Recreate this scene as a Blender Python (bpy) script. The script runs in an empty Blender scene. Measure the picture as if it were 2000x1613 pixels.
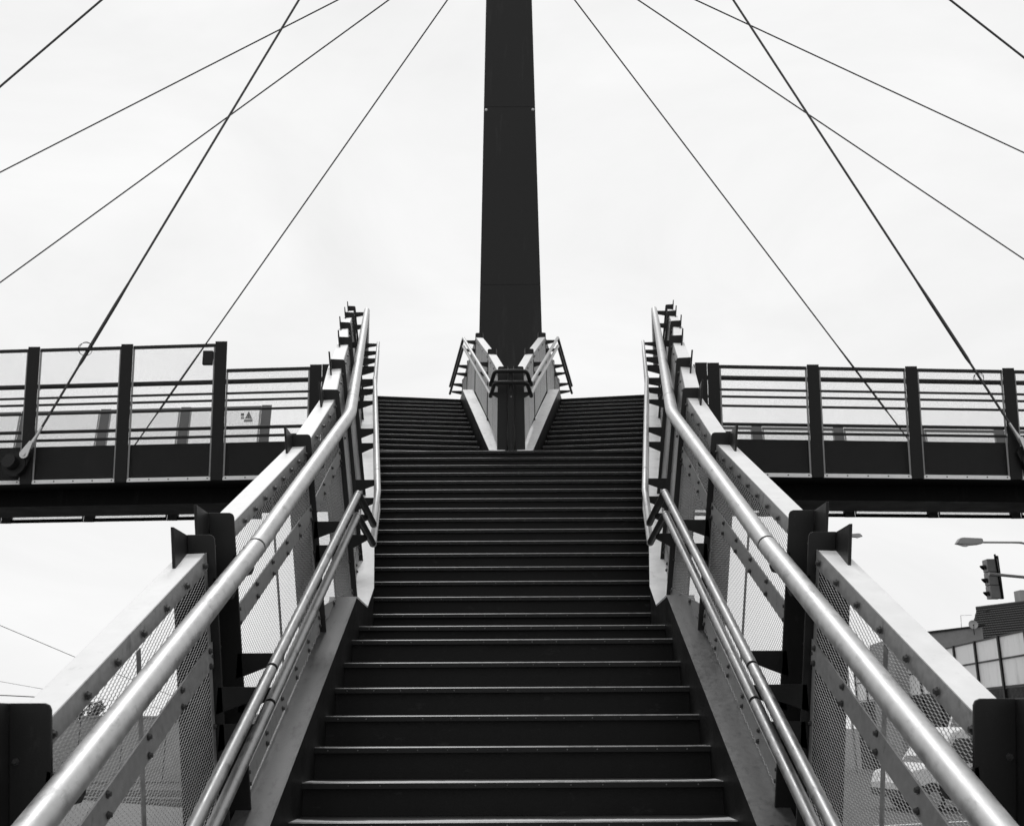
import bpy, math, random
import numpy as np
from mathutils import Vector, Matrix
random.seed(7)
R = math.radians
sc = bpy.context.scene
col = sc.collection

# ------------------------------------------------------------------ camera, sky, sun, exposure
H = 2.3                                     # eye height above the street
PITCH, ROLL = 16.23, 0.28
cam_d = bpy.data.cameras.new('camera'); cam = bpy.data.objects.new('camera', cam_d); col.objects.link(cam)
cam.location = (0, 0, H)
cam.rotation_euler = (Matrix.Rotation(R(90 + PITCH), 3, 'X') @ Matrix.Rotation(R(-ROLL), 3, 'Z')).to_euler()
cam_d.sensor_width = 36; cam_d.lens = 36 * 2108 / 2000
cam_d.shift_x = 2 / 2000
cam_d.clip_end = 3000; cam_d.clip_start = 0.05
sc.camera = cam
cam_d.dof.use_dof = True; cam_d.dof.focus_distance = 7.5; cam_d.dof.aperture_fstop = 8

SUN_EL, SUN_AZ = 60, -12                    # azimuth from +Y towards +X
w = bpy.data.worlds.new('World'); sc.world = w; w.use_nodes = True
nt = w.node_tree; nt.nodes.clear()
def N(nt, t, **kw):
    n = nt.nodes.new(t)
    for k, v in kw.items():
        if k.startswith('i_'): n.inputs[k[2:].replace('_', ' ')].default_value = v
        else: setattr(n, k, v)
    return n
sky = N(nt, 'ShaderNodeTexSky', sky_type='NISHITA'); sky.sun_disc = False
sky.sun_elevation = R(SUN_EL); sky.sun_rotation = R(SUN_AZ)
sky.air_density = 1.0; sky.dust_density = 4.0; sky.ozone_density = 1.0
bw = N(nt, 'ShaderNodeRGBToBW')
tc = N(nt, 'ShaderNodeTexCoord')
cl = N(nt, 'ShaderNodeTexNoise'); cl.inputs['Scale'].default_value = 2.6; cl.inputs['Detail'].default_value = 7; cl.inputs['Roughness'].default_value = .56; cl.inputs['Distortion'].default_value = .6
mp = N(nt, 'ShaderNodeMapping'); mp.inputs['Scale'].default_value = (1, 1, 2.2)
rr = N(nt, 'ShaderNodeMapRange'); rr.inputs['From Min'].default_value = .3; rr.inputs['From Max'].default_value = .7
rr.inputs['To Min'].default_value = 7.5; rr.inputs['To Max'].default_value = 8.75
mx = N(nt, 'ShaderNodeMix'); mx.data_type = 'FLOAT'; mx.inputs[0].default_value = .95   # thin overcast: mostly even cloud light
bg = N(nt, 'ShaderNodeBackground'); bg.inputs['Strength'].default_value = .114
out = N(nt, 'ShaderNodeOutputWorld')
L = nt.links.new
L(sky.outputs[0], bw.inputs[0]); L(tc.outputs['Generated'], mp.inputs[0]); L(mp.outputs[0], cl.inputs[0]); L(cl.outputs[0], rr.inputs[0])
L(bw.outputs[0], mx.inputs[2]); L(rr.outputs[0], mx.inputs[3]); L(mx.outputs[0], bg.inputs[0]); L(bg.outputs[0], out.inputs[0])

sd = bpy.data.lights.new('sun', 'SUN'); sd.energy = 0.9; sd.angle = R(12.0); sd.color = (1, 1, 1)
so = bpy.data.objects.new('sun', sd); col.objects.link(so)
d = Vector((math.sin(R(SUN_AZ)) * math.cos(R(SUN_EL)), math.cos(R(SUN_AZ)) * math.cos(R(SUN_EL)), math.sin(R(SUN_EL))))
so.rotation_euler = d.to_track_quat('Z', 'Y').to_euler(); so.location = d * 60
sc.view_settings.view_transform = 'Standard'; sc.view_settings.look = 'None'
sc.view_settings.exposure = 0.0; sc.view_settings.gamma = 1
sc.render.engine = 'CYCLES'
sc.cycles.max_bounces = 6; sc.cycles.transparent_max_bounces = 16

# ------------------------------------------------------------------ materials (all neutral: the place is seen in black and white)
def mat(name, v, rough=.5, metal=0., spec=.5, var=.12, scale=6., bump=0., bscale=40., rvar=.08, streak=False, scuff=0., sdir=(1, 1, 1), sscale=26., sthr=.62):
    m = bpy.data.materials.new(name); m.use_nodes = True; t = m.node_tree; b = t.nodes['Principled BSDF']
    b.inputs['Metallic'].default_value = metal; b.inputs['Specular IOR Level'].default_value = spec
    g = N(t, 'ShaderNodeNewGeometry')
    mpg = N(t, 'ShaderNodeMapping'); mpg.inputs['Scale'].default_value = (1, 1, .25) if streak else (1, 1, 1)
    n = N(t, 'ShaderNodeTexNoise'); n.inputs['Scale'].default_value = scale; n.inputs['Detail'].default_value = 6; n.inputs['Roughness'].default_value = .62
    r1 = N(t, 'ShaderNodeMapRange'); r1.inputs['From Min'].default_value = .25; r1.inputs['From Max'].default_value = .75
    r1.inputs['To Min'].default_value = v * (1 - var); r1.inputs['To Max'].default_value = v * (1 + var)
    r2 = N(t, 'ShaderNodeMapRange'); r2.inputs['From Min'].default_value = .25; r2.inputs['From Max'].default_value = .75
    r2.inputs['To Min'].default_value = max(.05, rough - rvar); r2.inputs['To Max'].default_value = min(1, rough + rvar)
    l = t.links.new
    l(g.outputs['Position'], mpg.inputs[0]); l(mpg.outputs[0], n.inputs[0]); l(n.outputs[0], r1.inputs[0]); l(n.outputs[0], r2.inputs[0])
    val = r1.outputs[0]
    if scuff:                                              # scratches, grit and dried runs with shapes of their own
        ms = N(t, 'ShaderNodeMapping'); ms.inputs['Scale'].default_value = sdir; l(g.outputs['Position'], ms.inputs[0])
        n3 = N(t, 'ShaderNodeTexNoise'); n3.inputs['Scale'].default_value = sscale; n3.inputs['Detail'].default_value = 8; n3.inputs['Roughness'].default_value = .7; l(ms.outputs[0], n3.inputs[0])
        r3 = N(t, 'ShaderNodeMapRange'); r3.inputs['From Min'].default_value = sthr; r3.inputs['From Max'].default_value = sthr + .14
        r3.inputs['To Min'].default_value = 0; r3.inputs['To Max'].default_value = scuff; l(n3.outputs[0], r3.inputs[0])
        ad = N(t, 'ShaderNodeMath', operation='ADD'); l(val, ad.inputs[0]); l(r3.outputs[0], ad.inputs[1]); val = ad.outputs[0]
        if scuff < 0: ad.use_clamp = True
    cc = N(t, 'ShaderNodeCombineColor'); [l(val, cc.inputs[i]) for i in range(3)]
    l(cc.outputs[0], b.inputs['Base Color']); l(r2.outputs[0], b.inputs['Roughness'])
    if bump:
        n2 = N(t, 'ShaderNodeTexNoise'); n2.inputs['Scale'].default_value = bscale; n2.inputs['Detail'].default_value = 4
        bp = N(t, 'ShaderNodeBump'); bp.inputs['Strength'].default_value = bump; bp.inputs['Distance'].default_value = .01
        l(g.outputs['Position'], n2.inputs[0]); l(n2.outputs[0], bp.inputs['Height']); l(bp.outputs[0], b.inputs['Normal'])
    return m
M = {}
M['paint'] = mat('dark_steel_paint', .012, .45, 0, .2, .3, 5, .05, 160, .12, True, .014, (1, 1, .35), 14., .60)
M['riser'] = mat('riser_plate_paint', .011, .5, 0, .14, .4, 3, .06, 120, .15, True, .020, (.7, .7, 1.6), 9., .60)
M['pylon'] = mat('pylon_paint', .0145, .5, 0, .2, .18, 1.2, .06, 60, .12, True, .012, (1, 1, .12), 5., .56)
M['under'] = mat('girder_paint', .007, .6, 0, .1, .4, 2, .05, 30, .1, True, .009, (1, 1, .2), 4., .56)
M['galv'] = mat('galvanised_pipe', .48, .50, .92, .5, .16, 14, .05, 260, .12, False, -.16, (1, .35, .35), 30., .55)
M['galv_thin'] = mat('galvanised_handrail', .33, .45, .9, .5, .2, 16, .05, 260, .12, False, -.12, (1, .35, .35), 34., .54)
M['cap'] = mat('galvanised_cap', .78, .55, .08, .5, .08, 7, .04, 200, .08, False, -.20, (1, 1, 1), 18., .60)
M['frame'] = mat('zinc_frame_bar', .25, .45, .4, .5, .2, 30, .07, 300, .1, False, -.10, (1, 1, .5), 20., .57)
M['flange'] = mat('stringer_top_lit', .13, .42, .7, .5, .22, 40, .10, 420, .12, False, -.05, (1, .4, .4), 16., .54)  # beam top paler than its sides: light from the sky painted in
M['flange_lit'] = mat('upper_stringer_top_lit', .68, .45, .2, .5, .12, 9, .05, 260, .08, False, -.25, (1, .5, .5), 9., .57)  # brighter copy for the upper beams, their lit look put into the colour
M['wire'] = mat('mesh_zinc', .38, .45, .3, .5, .1, 30)
M['bolt'] = mat('bolt_steel', .05, .35, .4, .5, .2, 30)
M['cable'] = mat('cable_steel', .06, .4, .5, .4, .2, 8)
M['clevis'] = mat('clevis_zinc', .55, .35, .6)
M['rubber'] = mat('joint_rubber', .006, .7, 0, .1)
M['edge'] = mat('worn_nosing_edge', .10, .4, .5, .5, .85, 16)
M['asphalt'] = mat('asphalt', .085, .8, 0, .3, .18, .35, .3, 50)
M['paving'] = mat('paving', .17, .8, 0, .3, .15, 1.2, .3, 30)
M['paintwhite'] = mat('road_paint', .75, .7, 0, .3, .12, 5)
M['rail'] = mat('tram_rail_steel', .22, .3, .9)
M['concrete'] = mat('concrete', .30, .85, 0, .3, .2, 1.5, .2, 25)
M['plaster'] = mat('grey_plaster', .24, .85, 0, .3, .12, 4, .2, 60)
M['vanwhite'] = mat('van_paint', .78, .25, 0, .5, .04, 3)
M['tyre'] = mat('tyre', .02, .8)
M['glass'] = mat('dark_glass', .03, .08, 0, .8, .05, 1)
M['tile'] = mat('roof_tile', .03, .7, 0, .3, .35, 3)
M['panel'] = mat('translucent_panel', .70, .35, 0, .5, .10, .9, 0, 40, .08, True, -.16, (1, 1, .3), 1.6, .52)
M['lampgrey'] = mat('lamp_housing', .30, .5, .3)
M['lens'] = mat('lamp_lens', .75, .15, 0, .6)
M['signal'] = mat('signal_housing', .24, .5, 0, .4)
M['hedge'] = mat('leaf', .07, .7, 0, .3, .5, 9)
M['bark'] = mat('bark', .06, .9)
M['signdark'] = mat('sign_border', .12, .5)
M['sticker'] = mat('sign_yellow_seen_grey', .34, .5, 0, .4, .2, 60)
M['stickerdark'] = mat('sign_print', .03, .5)
M['bg'] = mat('far_facade', .30, .8, 0, .3, .1, .5)

def tread_mat():
    m = bpy.data.materials.new('tread_plate'); m.use_nodes = True; t = m.node_tree; b = t.nodes['Principled BSDF']; l = t.links.new
    uv = N(t, 'ShaderNodeUVMap'); sx = N(t, 'ShaderNodeSeparateXYZ'); l(uv.outputs[0], sx.inputs[0])
    g = N(t, 'ShaderNodeNewGeometry')
    n = N(t, 'ShaderNodeTexNoise'); n.inputs['Scale'].default_value = 9; n.inputs['Detail'].default_value = 8; n.inputs['Roughness'].default_value = .75
    n2 = N(t, 'ShaderNodeTexNoise'); n2.inputs['Scale'].default_value = 1.6; n2.inputs['Detail'].default_value = 3
    l(g.outputs['Position'], n.inputs[0]); l(g.outputs['Position'], n2.inputs[0])
    # dusty sand-worn front edge: depth of the band varies along the tread and widens at the ends
    a = N(t, 'ShaderNodeMath', operation='MULTIPLY_ADD'); a.inputs[1].default_value = .16; a.inputs[2].default_value = -.02; l(n.outputs[0], a.inputs[0])
    a2 = N(t, 'ShaderNodeMath', operation='MULTIPLY_ADD'); a2.inputs[1].default_value = .10; l(n2.outputs[0], a2.inputs[0]); l(a.outputs[0], a2.inputs[2])
    e = N(t, 'ShaderNodeMath', operation='POWER'); e.inputs[1].default_value = 14
    ax = N(t, 'ShaderNodeMath', operation='ABSOLUTE'); l(sx.outputs[0], ax.inputs[0]); l(ax.outputs[0], e.inputs[0])
    a3 = N(t, 'ShaderNodeMath', operation='MULTIPLY_ADD'); a3.inputs[1].default_value = .10; l(e.outputs[0], a3.inputs[0]); l(a2.outputs[0], a3.inputs[2])
    s = N(t, 'ShaderNodeMath', operation='SUBTRACT'); l(a3.outputs[0], s.inputs[0]); l(sx.outputs[1], s.inputs[1])
    r = N(t, 'ShaderNodeMapRange'); r.inputs['From Min'].default_value = -.015; r.inputs['From Max'].default_value = .03
    r.inputs['To Min'].default_value = .03; r.inputs['To Max'].default_value = .62; l(s.outputs[0], r.inputs[0])
    cc = N(t, 'ShaderNodeCombineColor'); [l(r.outputs[0], cc.inputs[i]) for i in range(3)]
    l(cc.outputs[0], b.inputs['Base Color']); b.inputs['Roughness'].default_value = .75; b.inputs['Specular IOR Level'].default_value = .25
    return m
M['tread'] = tread_mat()

def veil_mat(name, v, open_frac):
    """perforated sheet whose holes are far below a pixel at this distance: woven of a fine two-way wave of open and closed"""
    m = bpy.data.materials.new(name); m.use_nodes = True; t = m.node_tree; b = t.nodes['Principled BSDF']; l = t.links.new
    b.inputs['Base Color'].default_value = (v, v, v, 1); b.inputs['Roughness'].default_value = .55
    g = N(t, 'ShaderNodeNewGeometry'); sx = N(t, 'ShaderNodeSeparateXYZ'); l(g.outputs['Position'], sx.inputs[0])
    def saw(inp, pitch):
        a = N(t, 'ShaderNodeMath', operation='MULTIPLY'); a.inputs[1].default_value = 1 / pitch; l(inp, a.inputs[0])
        f = N(t, 'ShaderNodeMath', operation='FRACT'); l(a.outputs[0], f.inputs[0])
        c = N(t, 'ShaderNodeMath', operation='LESS_THAN'); c.inputs[1].default_value = math.sqrt(open_frac); l(f.outputs[0], c.inputs[0]); return c
    p = N(t, 'ShaderNodeMath', operation='MULTIPLY'); l(saw(sx.outputs[0], .016).outputs[0], p.inputs[0]); l(saw(sx.outputs[2], .011).outputs[0], p.inputs[1])
    inv = N(t, 'ShaderNodeMath', operation='SUBTRACT'); inv.inputs[0].default_value = 1; l(p.outputs[0], inv.inputs[1]); l(inv.outputs[0], b.inputs['Alpha'])
    return m
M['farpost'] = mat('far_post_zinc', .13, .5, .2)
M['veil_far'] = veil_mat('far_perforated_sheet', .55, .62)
M['veil'] = veil_mat('bridge_perforated_sheet', .09, .86)

# ------------------------------------------------------------------ builders
BASE = {}
class MB:
    def __init__(s): s.v = []; s.f = []; s.smooth = False; s.uv = None
    def add(s, vs, fs):
        o = len(s.v); s.v += [tuple(p) for p in vs]; s.f += [tuple(i + o for i in f) for f in fs]; return s
    def para(s, P, Q, e1, e2):
        P, Q, e1, e2 = map(Vector, (P, Q, e1, e2))
        vs = [P, P + e1, P + e1 + e2, P + e2, Q, Q + e1, Q + e1 + e2, Q + e2]
        return s.hexa(vs)
    def hexa(s, vs):
        """8 corners: ring of 4 at one end, ring of 4 at the other"""
        vs = [Vector(v) for v in vs]
        fs = [(0, 3, 2, 1), (4, 5, 6, 7), (0, 1, 5, 4), (1, 2, 6, 5), (2, 3, 7, 6), (3, 0, 4, 7)]
        if (vs[4] - vs[0]).dot((vs[1] - vs[0]).cross(vs[3] - vs[0])) < 0: fs = [f[::-1] for f in fs]
        return s.add(vs, fs)
    def box(s, x0, x1, y0, y1, z0, z1): return s.para((x0, y0, z0), (x0, y1, z0), (x1 - x0, 0, 0), (0, 0, z1 - z0))
    def prism(s, pts, ext):
        pts = [Vector(p) for p in pts]; ext = Vector(ext); n = len(pts)
        nrm = Vector((0, 0, 0))
        for i in range(n): nrm += pts[i].cross(pts[(i + 1) % n])
        if nrm.dot(ext) > 0: pts = pts[::-1]
        vs = pts + [p + ext for p in pts]
        fs = [tuple(range(n)), tuple(range(2 * n - 1, n - 1, -1))] + [(j, i, i + n, j + n) for i in range(n) for j in [(i + 1) % n]]
        return s.add(vs, fs)
    def tube(s, pts, r, n=14, caps=True):
        pts = [Vector(p) for p in pts]; rs = r if isinstance(r, (list, tuple)) else [r] * len(pts)
        rings = []; up = None
        for i, p in enumerate(pts):
            a = (p - pts[i - 1]).normalized() if i else None
            b = (pts[i + 1] - p).normalized() if i < len(pts) - 1 else None
            t = (a + b).normalized() if a and b else (a or b)
            base = b or a
            if up is None:
                up = Vector((0, 0, 1)) if abs(base.z) < .9 else Vector((1, 0, 0))
            u0 = (up - t * up.dot(t)).normalized(); up = u0; v0 = t.cross(u0)
            k = 1.0
            if a and b: k = 1 / max(.35, t.dot(a))
            bend = (b - a) if (a and b) else None
            ring = []
            for j in range(n):
                an = 2 * math.pi * j / n
                o = (u0 * math.cos(an) + v0 * math.sin(an)) * rs[i]
                if bend is not None and bend.length > 1e-4:
                    bd = bend.normalized(); c = o.dot(bd); o = o + bd * c * (k - 1)
                ring.append(p + o)
            rings.append(ring)
        vs = [q for rg in rings for q in rg]; fs = []
        for i in range(len(pts) - 1):
            for j in range(n):
                j2 = (j + 1) % n
                fs.append((i * n + j, i * n + j2, (i + 1) * n + j2, (i + 1) * n + j))
        if caps:
            fs.append(tuple(range(n - 1, -1, -1))); fs.append(tuple((len(pts) - 1) * n + j for j in range(n)))
        s.smooth = True
        return s.add(vs, fs)
    def bolt(s, c, nrm, r=.011, h=.012):
        c, nrm = Vector(c), Vector(nrm).normalized()
        u = nrm.orthogonal().normalized(); v = nrm.cross(u)
        rg = lambda rad, d: [c + nrm * d + (u * math.cos(k * math.pi / 3) + v * math.sin(k * math.pi / 3)) * rad for k in range(6)]
        vs = rg(r * 1.35, 0) + rg(r * 1.35, h * .25) + rg(r, h * .25) + rg(r * .8, h)
        fs = []
        for q in range(3):
            fs += [(q * 6 + k, q * 6 + (k + 1) % 6, q * 6 + 6 + (k + 1) % 6, q * 6 + 6 + k) for k in range(6)]
        fs.append(tuple(18 + k for k in range(6)))
        return s.add(vs, fs)
    def build(s, name, m, parent=None, mirror=False, kind=None, bevel=0):
        v = np.array(s.v, dtype=float).reshape(-1, 3); f = s.f
        if mirror: v = v * np.array([-1, 1, 1]); f = [q[::-1] for q in f]
        v = v + np.array([0, 0, H])
        base = BASE.get(parent.name, Vector((0, 0, 0))) if parent else Vector((0, 0, 0))
        own = Vector((0, 0, 0))
        if parent is None:
            own = Vector(((v[:, 0].min() + v[:, 0].max()) / 2, (v[:, 1].min() + v[:, 1].max()) / 2, v[:, 2].min())); base = own
        v = v - np.array(base)
        me = bpy.data.meshes.new(name); me.from_pydata(v.tolist(), [], f)
        if s.uv is not None:
            ul = me.uv_layers.new(name='UVMap'); vi = np.empty(len(me.loops), dtype=np.int32); me.loops.foreach_get('vertex_index', vi)
            ul.data.foreach_set('uv', np.array(s.uv, dtype=np.float32)[vi].ravel())
        me.materials.append(m); me.validate()
        if s.smooth:
            me.polygons.foreach_set('use_smooth', np.array([len(p.vertices) == 4 for p in me.polygons])); 
            try: me.set_sharp_from_angle(angle=R(40))
            except Exception: pass
        o = bpy.data.objects.new(name, me); col.objects.link(o)
        if parent: o.parent = parent
        else: o.location = own
        BASE[o.name] = base
        if kind: o['kind'] = kind
        if bevel:
            md = o.modifiers.new('bevel', 'BEVEL'); md.width = bevel; md.segments = 2; md.limit_method = 'ANGLE'
        return o
def thing(name, loc, label, cat, group=None):
    o = bpy.data.objects.new(name, None); col.objects.link(o); loc = Vector(loc) + Vector((0, 0, H))
    o.location = loc; o.empty_display_size = .2; BASE[o.name] = loc
    o['label'] = label; o['category'] = cat
    if group: o['group'] = group
    return o
def tag(o, label, cat, group=None):
    o['label'] = label; o['category'] = cat
    if group: o['group'] = group
    return o
def lerp(a, b, t): return a + (b - a) * t

# ------------------------------------------------------------------ the stair geometry (heights are relative to the eye)
G, RI = .30, .16
Y0, Z0, HW = 5.594, -.254, 1.033
A8 = R(7.8); T8 = math.tan(A8)
ZL, YL = .660, 7.394                        # edge of the middle landing
YU, ZU, RU = 8.300, .832, .161              # first nosing of the upper flight
YT, ZT = 12.80, 3.247                       # edge of the upper landing
AW = R(7.2)                                 # the wings turn outward
ZP = 5.327                                  # platform and bridge deck level
def Zn(Y): return Z0 + (Y - Y0) * RI / G
def Zu(Y): return ZU + (Y - YU) * RU / G
def Xs(Y): return HW if Y < 8.14 else HW + T8 * (Y - 8.14)      # inner face of the outer stringer
WR = .331
def Zw(Y): return 3.407 + (Y - 13.34) * .16 / (WR * math.cos(AW))

# ---- ground and landing
g = MB().box(-400, 400, -60, 900, -H - .5, -H).build('ground', M['asphalt']); g['kind'] = 'structure'
ld = MB().box(-1.7, 1.7, -2.2, 3.62, -1.62, -1.374).build('foot_landing', M['concrete']); ld['kind'] = 'structure'
ls = MB().box(-1.6, 1.6, -2.1, 3.5, -H, -1.62).build('foot_landing_base', M['concrete']); ls['kind'] = 'structure'

def step(parent, cx, y, z, hw0, hw1, run, rise, ang=0, mirror=False, riveted=True):
    """one step: riser plate below, tread plate, nosing angle; local x across, local y up the flight"""
    ca, sa = math.cos(ang), math.sin(ang)
    def W(x, yy, zz): return (cx + x * ca - yy * sa, y + x * sa + yy * ca, z + zz)
    m = MB(); x0, x1 = -hw0, hw1
    # tread with uv (u across -1..1, v metres from the nosing)
    vs = [W(x0, .0, -.001), W(x1, .0, -.001), W(x1, run + .03, -.001), W(x0, run + .03, -.001), W(x0, .0, -.026), W(x1, .0, -.026), W(x1, run + .03, -.026), W(x0, run + .03, -.026)]
    m.add(vs, [(0, 1, 2, 3), (7, 6, 5, 4), (0, 4, 5, 1), (2, 6, 7, 3), (1, 5, 6, 2), (3, 7, 4, 0)])
    m.uv = [(-1, 0), (1, 0), (1, run + .03), (-1, run + .03)] * 2
    st = m.build('step', M['tread'], parent, mirror)
    r = MB(); r.para(W(x0, .032, -rise + .0), W(x1, .032, -rise + .0), Vector(W(0, .040, 0)) - Vector(W(0, .032, 0)), (0, 0, rise - .027))
    r.build('riser', M['riser'], st, mirror)
    nz = MB()
    pf = [(-.006, -.030), (.002, -.030), (.002, -.002), (-.006, -.006)]
    nz.prism([W(x0, a, b) for a, b in pf], Vector(W(x1, 0, 0)) - Vector(W(x0, 0, 0)))
    nz.build('nosing', M['paint'], st, mirror)
    ed = MB()
    pe = [(-.0070, -.0052), (.004, .0006), (.004, -.0006), (-.0058, -.0062)]
    ed.prism([W(x0, a, b) for a, b in pe], Vector(W(x1, 0, 0)) - Vector(W(x0, 0, 0)))
    ed.build('nosing_edge', M['edge'], st, mirror)
    if riveted:
        rv = MB(); k = 0; xx = x0 + .07
        while xx < x1 - .03:
            if random.random() > .12: rv.bolt(W(xx, -.006, -.017), Vector(W(0, -1, 0)) - Vector(W(0, 0, 0)), .0032, .004)
            xx += .156
        o = rv.build('rivets', M['edge'], st, mirror, kind='stuff')
    return st

lower = thing('stair_flight', (0, 5.5, -1.37), 'lower dark steel stair flight with dusty worn step edges in the foreground', 'staircase', 'dark steel stair flights')
for i in range(-6, 6):
    step(lower, 0, Y0 + G * i, Z0 + RI * i, HW, HW, G, RI)
step(lower, 0, YL, ZL, HW, HW, YU - YL, ZL - (Z0 + RI * 5))
upper = thing('stair_flight', (0, 10, -1.0), 'middle dark steel stair flight that widens upward below the central fork', 'staircase', 'dark steel stair flights')
for k in range(16):
    y = YU + G * k; wdt = Xs(y)
    last = k == 15
    step(upper, 0, y, ZU + RU * k, wdt, wdt, .62 if last else G, ZU - ZL if k == 0 else RU)

def stringer(parent, pts, width, depth, m_top, mirror, name='stringer'):
    """side beam following pts (inner top edge), top plate as its own piece with its lit tone painted in; width grows outward"""
    s = MB(); t = MB()
    for i in range(len(pts) - 1):
        p, q = Vector(pts[i]), Vector(pts[i + 1])
        s.para(p - Vector((0, 0, .010)), q - Vector((0, 0, .010)), (width * .98, 0, 0), (0, 0, -depth))
        t.para(p, q, (width, 0, 0), (0, 0, -.0095))
        t.para(p + Vector((-.002, 0, .0)), q + Vector((-.002, 0, .0)), (.0045, 0, 0), (0, 0, .0012))
    b = s.build(name, M['riser'], parent, mirror); t.build('top_plate', m_top, b, mirror)
    return b
for mir in (False, True):
    y_ = 3.6
    lo = [(HW, y_, Zn(y_) + .25), (HW, 7.25, .842)]
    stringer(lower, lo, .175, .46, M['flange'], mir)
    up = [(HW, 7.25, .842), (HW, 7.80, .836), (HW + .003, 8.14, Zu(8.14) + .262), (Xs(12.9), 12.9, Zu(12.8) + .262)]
    stringer(upper, up, .185, .46, M['flange_lit'], mir)
    MB().bolt((HW + .05, 4.82, Zn(4.82) + .251), (0, -.47, .88), .014, .018).bolt((HW + .11, 4.82, Zn(4.82) + .251), (0, -.47, .88), .014, .018).build('stringer_bolts', M['bolt'], lower, mir)

# ---- wings: two narrower flights that part round the pylon
wing_lab = {True: 'left upper stair wing rising left of the pylon to the bridge', False: 'right upper stair wing rising right of the pylon to the bridge'}
def XI(Y): return .262 + math.tan(AW) * (Y - 13.0)            # inner stringer face towards the stairs
def XO(Y): return Xs(12.9) + math.tan(AW + R(.4)) * (Y - 12.9)
wings = {}
for mir in (False, True):
    wg = thing('stair_wing', ((-1 if mir else 1) * 1.3, 15, 2.6), wing_lab[mir], 'staircase', 'dark steel stair flights'); wings[mir] = wg
    for k in range(13):
        yo = 13.34 + WR * math.cos(AW) * k          # y at the outer edge
        # nosing perpendicular to a heading turned outward: walk from outer edge inward
        xo = XO(yo); yi = yo
        for _ in range(6): yi = yo + (xo - XI(yi) - .05) * math.tan(AW)
        xi = XI(yi) + .05
        cx, cy = (xo + xi) / 2, (yo + yi) / 2; hw = math.hypot(xo - xi, yi - yo) / 2
        step(wg, cx, cy, 3.407 + .16 * k, hw, hw, WR if k < 12 else .4, .16, -AW, mir, riveted=True)
    # outer stringer, inner stringer
    stringer(wg, [(XO(12.9), 12.9, Zu(12.8) + .262), (XO(13.5), 13.5, Zw(13.5) + .2), (XO(17.4), 17.4, ZP + .18), (XO(20.0), 20.0, ZP + .18)], .185, .46, M['flange_lit'], mir)
    pts = [(XI(12.86), 12.86, 3.27), (XI(13.1), 13.1, 3.33), (XI(17.35), 17.35, ZP + .135), (XI(20.0), 20.0, ZP + .135)]
    s = MB(); t = MB()
    for i in range(3):
        p, q = Vector(pts[i]), Vector(pts[i + 1]); wd = .17
        s.para(p - Vector((0, 0, .01)), q - Vector((0, 0, .01)), (-wd, 0, 0), (0, 0, -.42)); t.para(p, q, (-wd, 0, 0), (0, 0, -.0095))
    b = s.build('inner_stringer', M['riser'], wg, mir); t.build('top_plate', M['flange_lit'], b, mir)
    pl = MB(); ytop = 17.35
    pl.hexa([(XI(17.5), 17.45, ZP - .2), (XO(17.3), 17.22, ZP - .2), (XO(17.3), 17.22, ZP - .004), (XI(17.5), 17.45, ZP - .004),
             (XI(20.1), 20.1, ZP - .2), (XO(20.1), 20.1, ZP - .2), (XO(20.1), 20.1, ZP - .004), (XI(20.1), 20.1, ZP - .004)])
    pl.build('platform_plate', M['under'], wg, mir)
    # sloping carriage plate under the wing
    cp = MB().hexa([(XI(13.2), 13.2, 2.95), (XO(13.2), 13.2, 2.95), (XO(13.2), 13.2, 3.05), (XI(13.2), 13.2, 3.05),
                    (XI(17.4), 17.4, ZP - .42), (XO(17.4), 17.4, ZP - .42), (XO(17.4), 17.4, ZP - .32), (XI(17.4), 17.4, ZP - .32)])
    cp.build('soffit_plate', M['under'], wg, mir)
# wedge plate closing the fork at its apex
MB().prism([(-.2, 12.86, 3.262), (.2, 12.86, 3.262), (.33, 14.2, 3.262), (-.33, 14.2, 3.262)], (0, 0, -.12)).build('fork_plate', M['flange_lit'], upper)
# soffits and columns of the main flights
MB().hexa([(-1.1, 4.4, -1.6), (1.1, 4.4, -1.6), (1.1, 4.4, -1.5), (-1.1, 4.4, -1.5), (-1.1, 7.5, .32), (1.1, 7.5, .32), (1.1, 7.5, .42), (-1.1, 7.5, .42)]).build('soffit_plate', M['under'], lower)
MB().hexa([(-1.1, 8.2, .34), (1.1, 8.2, .34), (1.1, 8.2, .44), (-1.1, 8.2, .44), (-1.7, 13.2, 2.86), (1.7, 13.2, 2.86), (1.7, 13.2, 2.96), (-1.7, 13.2, 2.96)]).build('soffit_plate', M['under'], upper)
MB().box(-.2, .2, 7.6, 8.0, -H, .42).build('support_column', M['paint'], upper)
MB().box(-.25, .25, 12.6, 13.0, -H, 2.9).build('support_column', M['paint'], upper)

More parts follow.
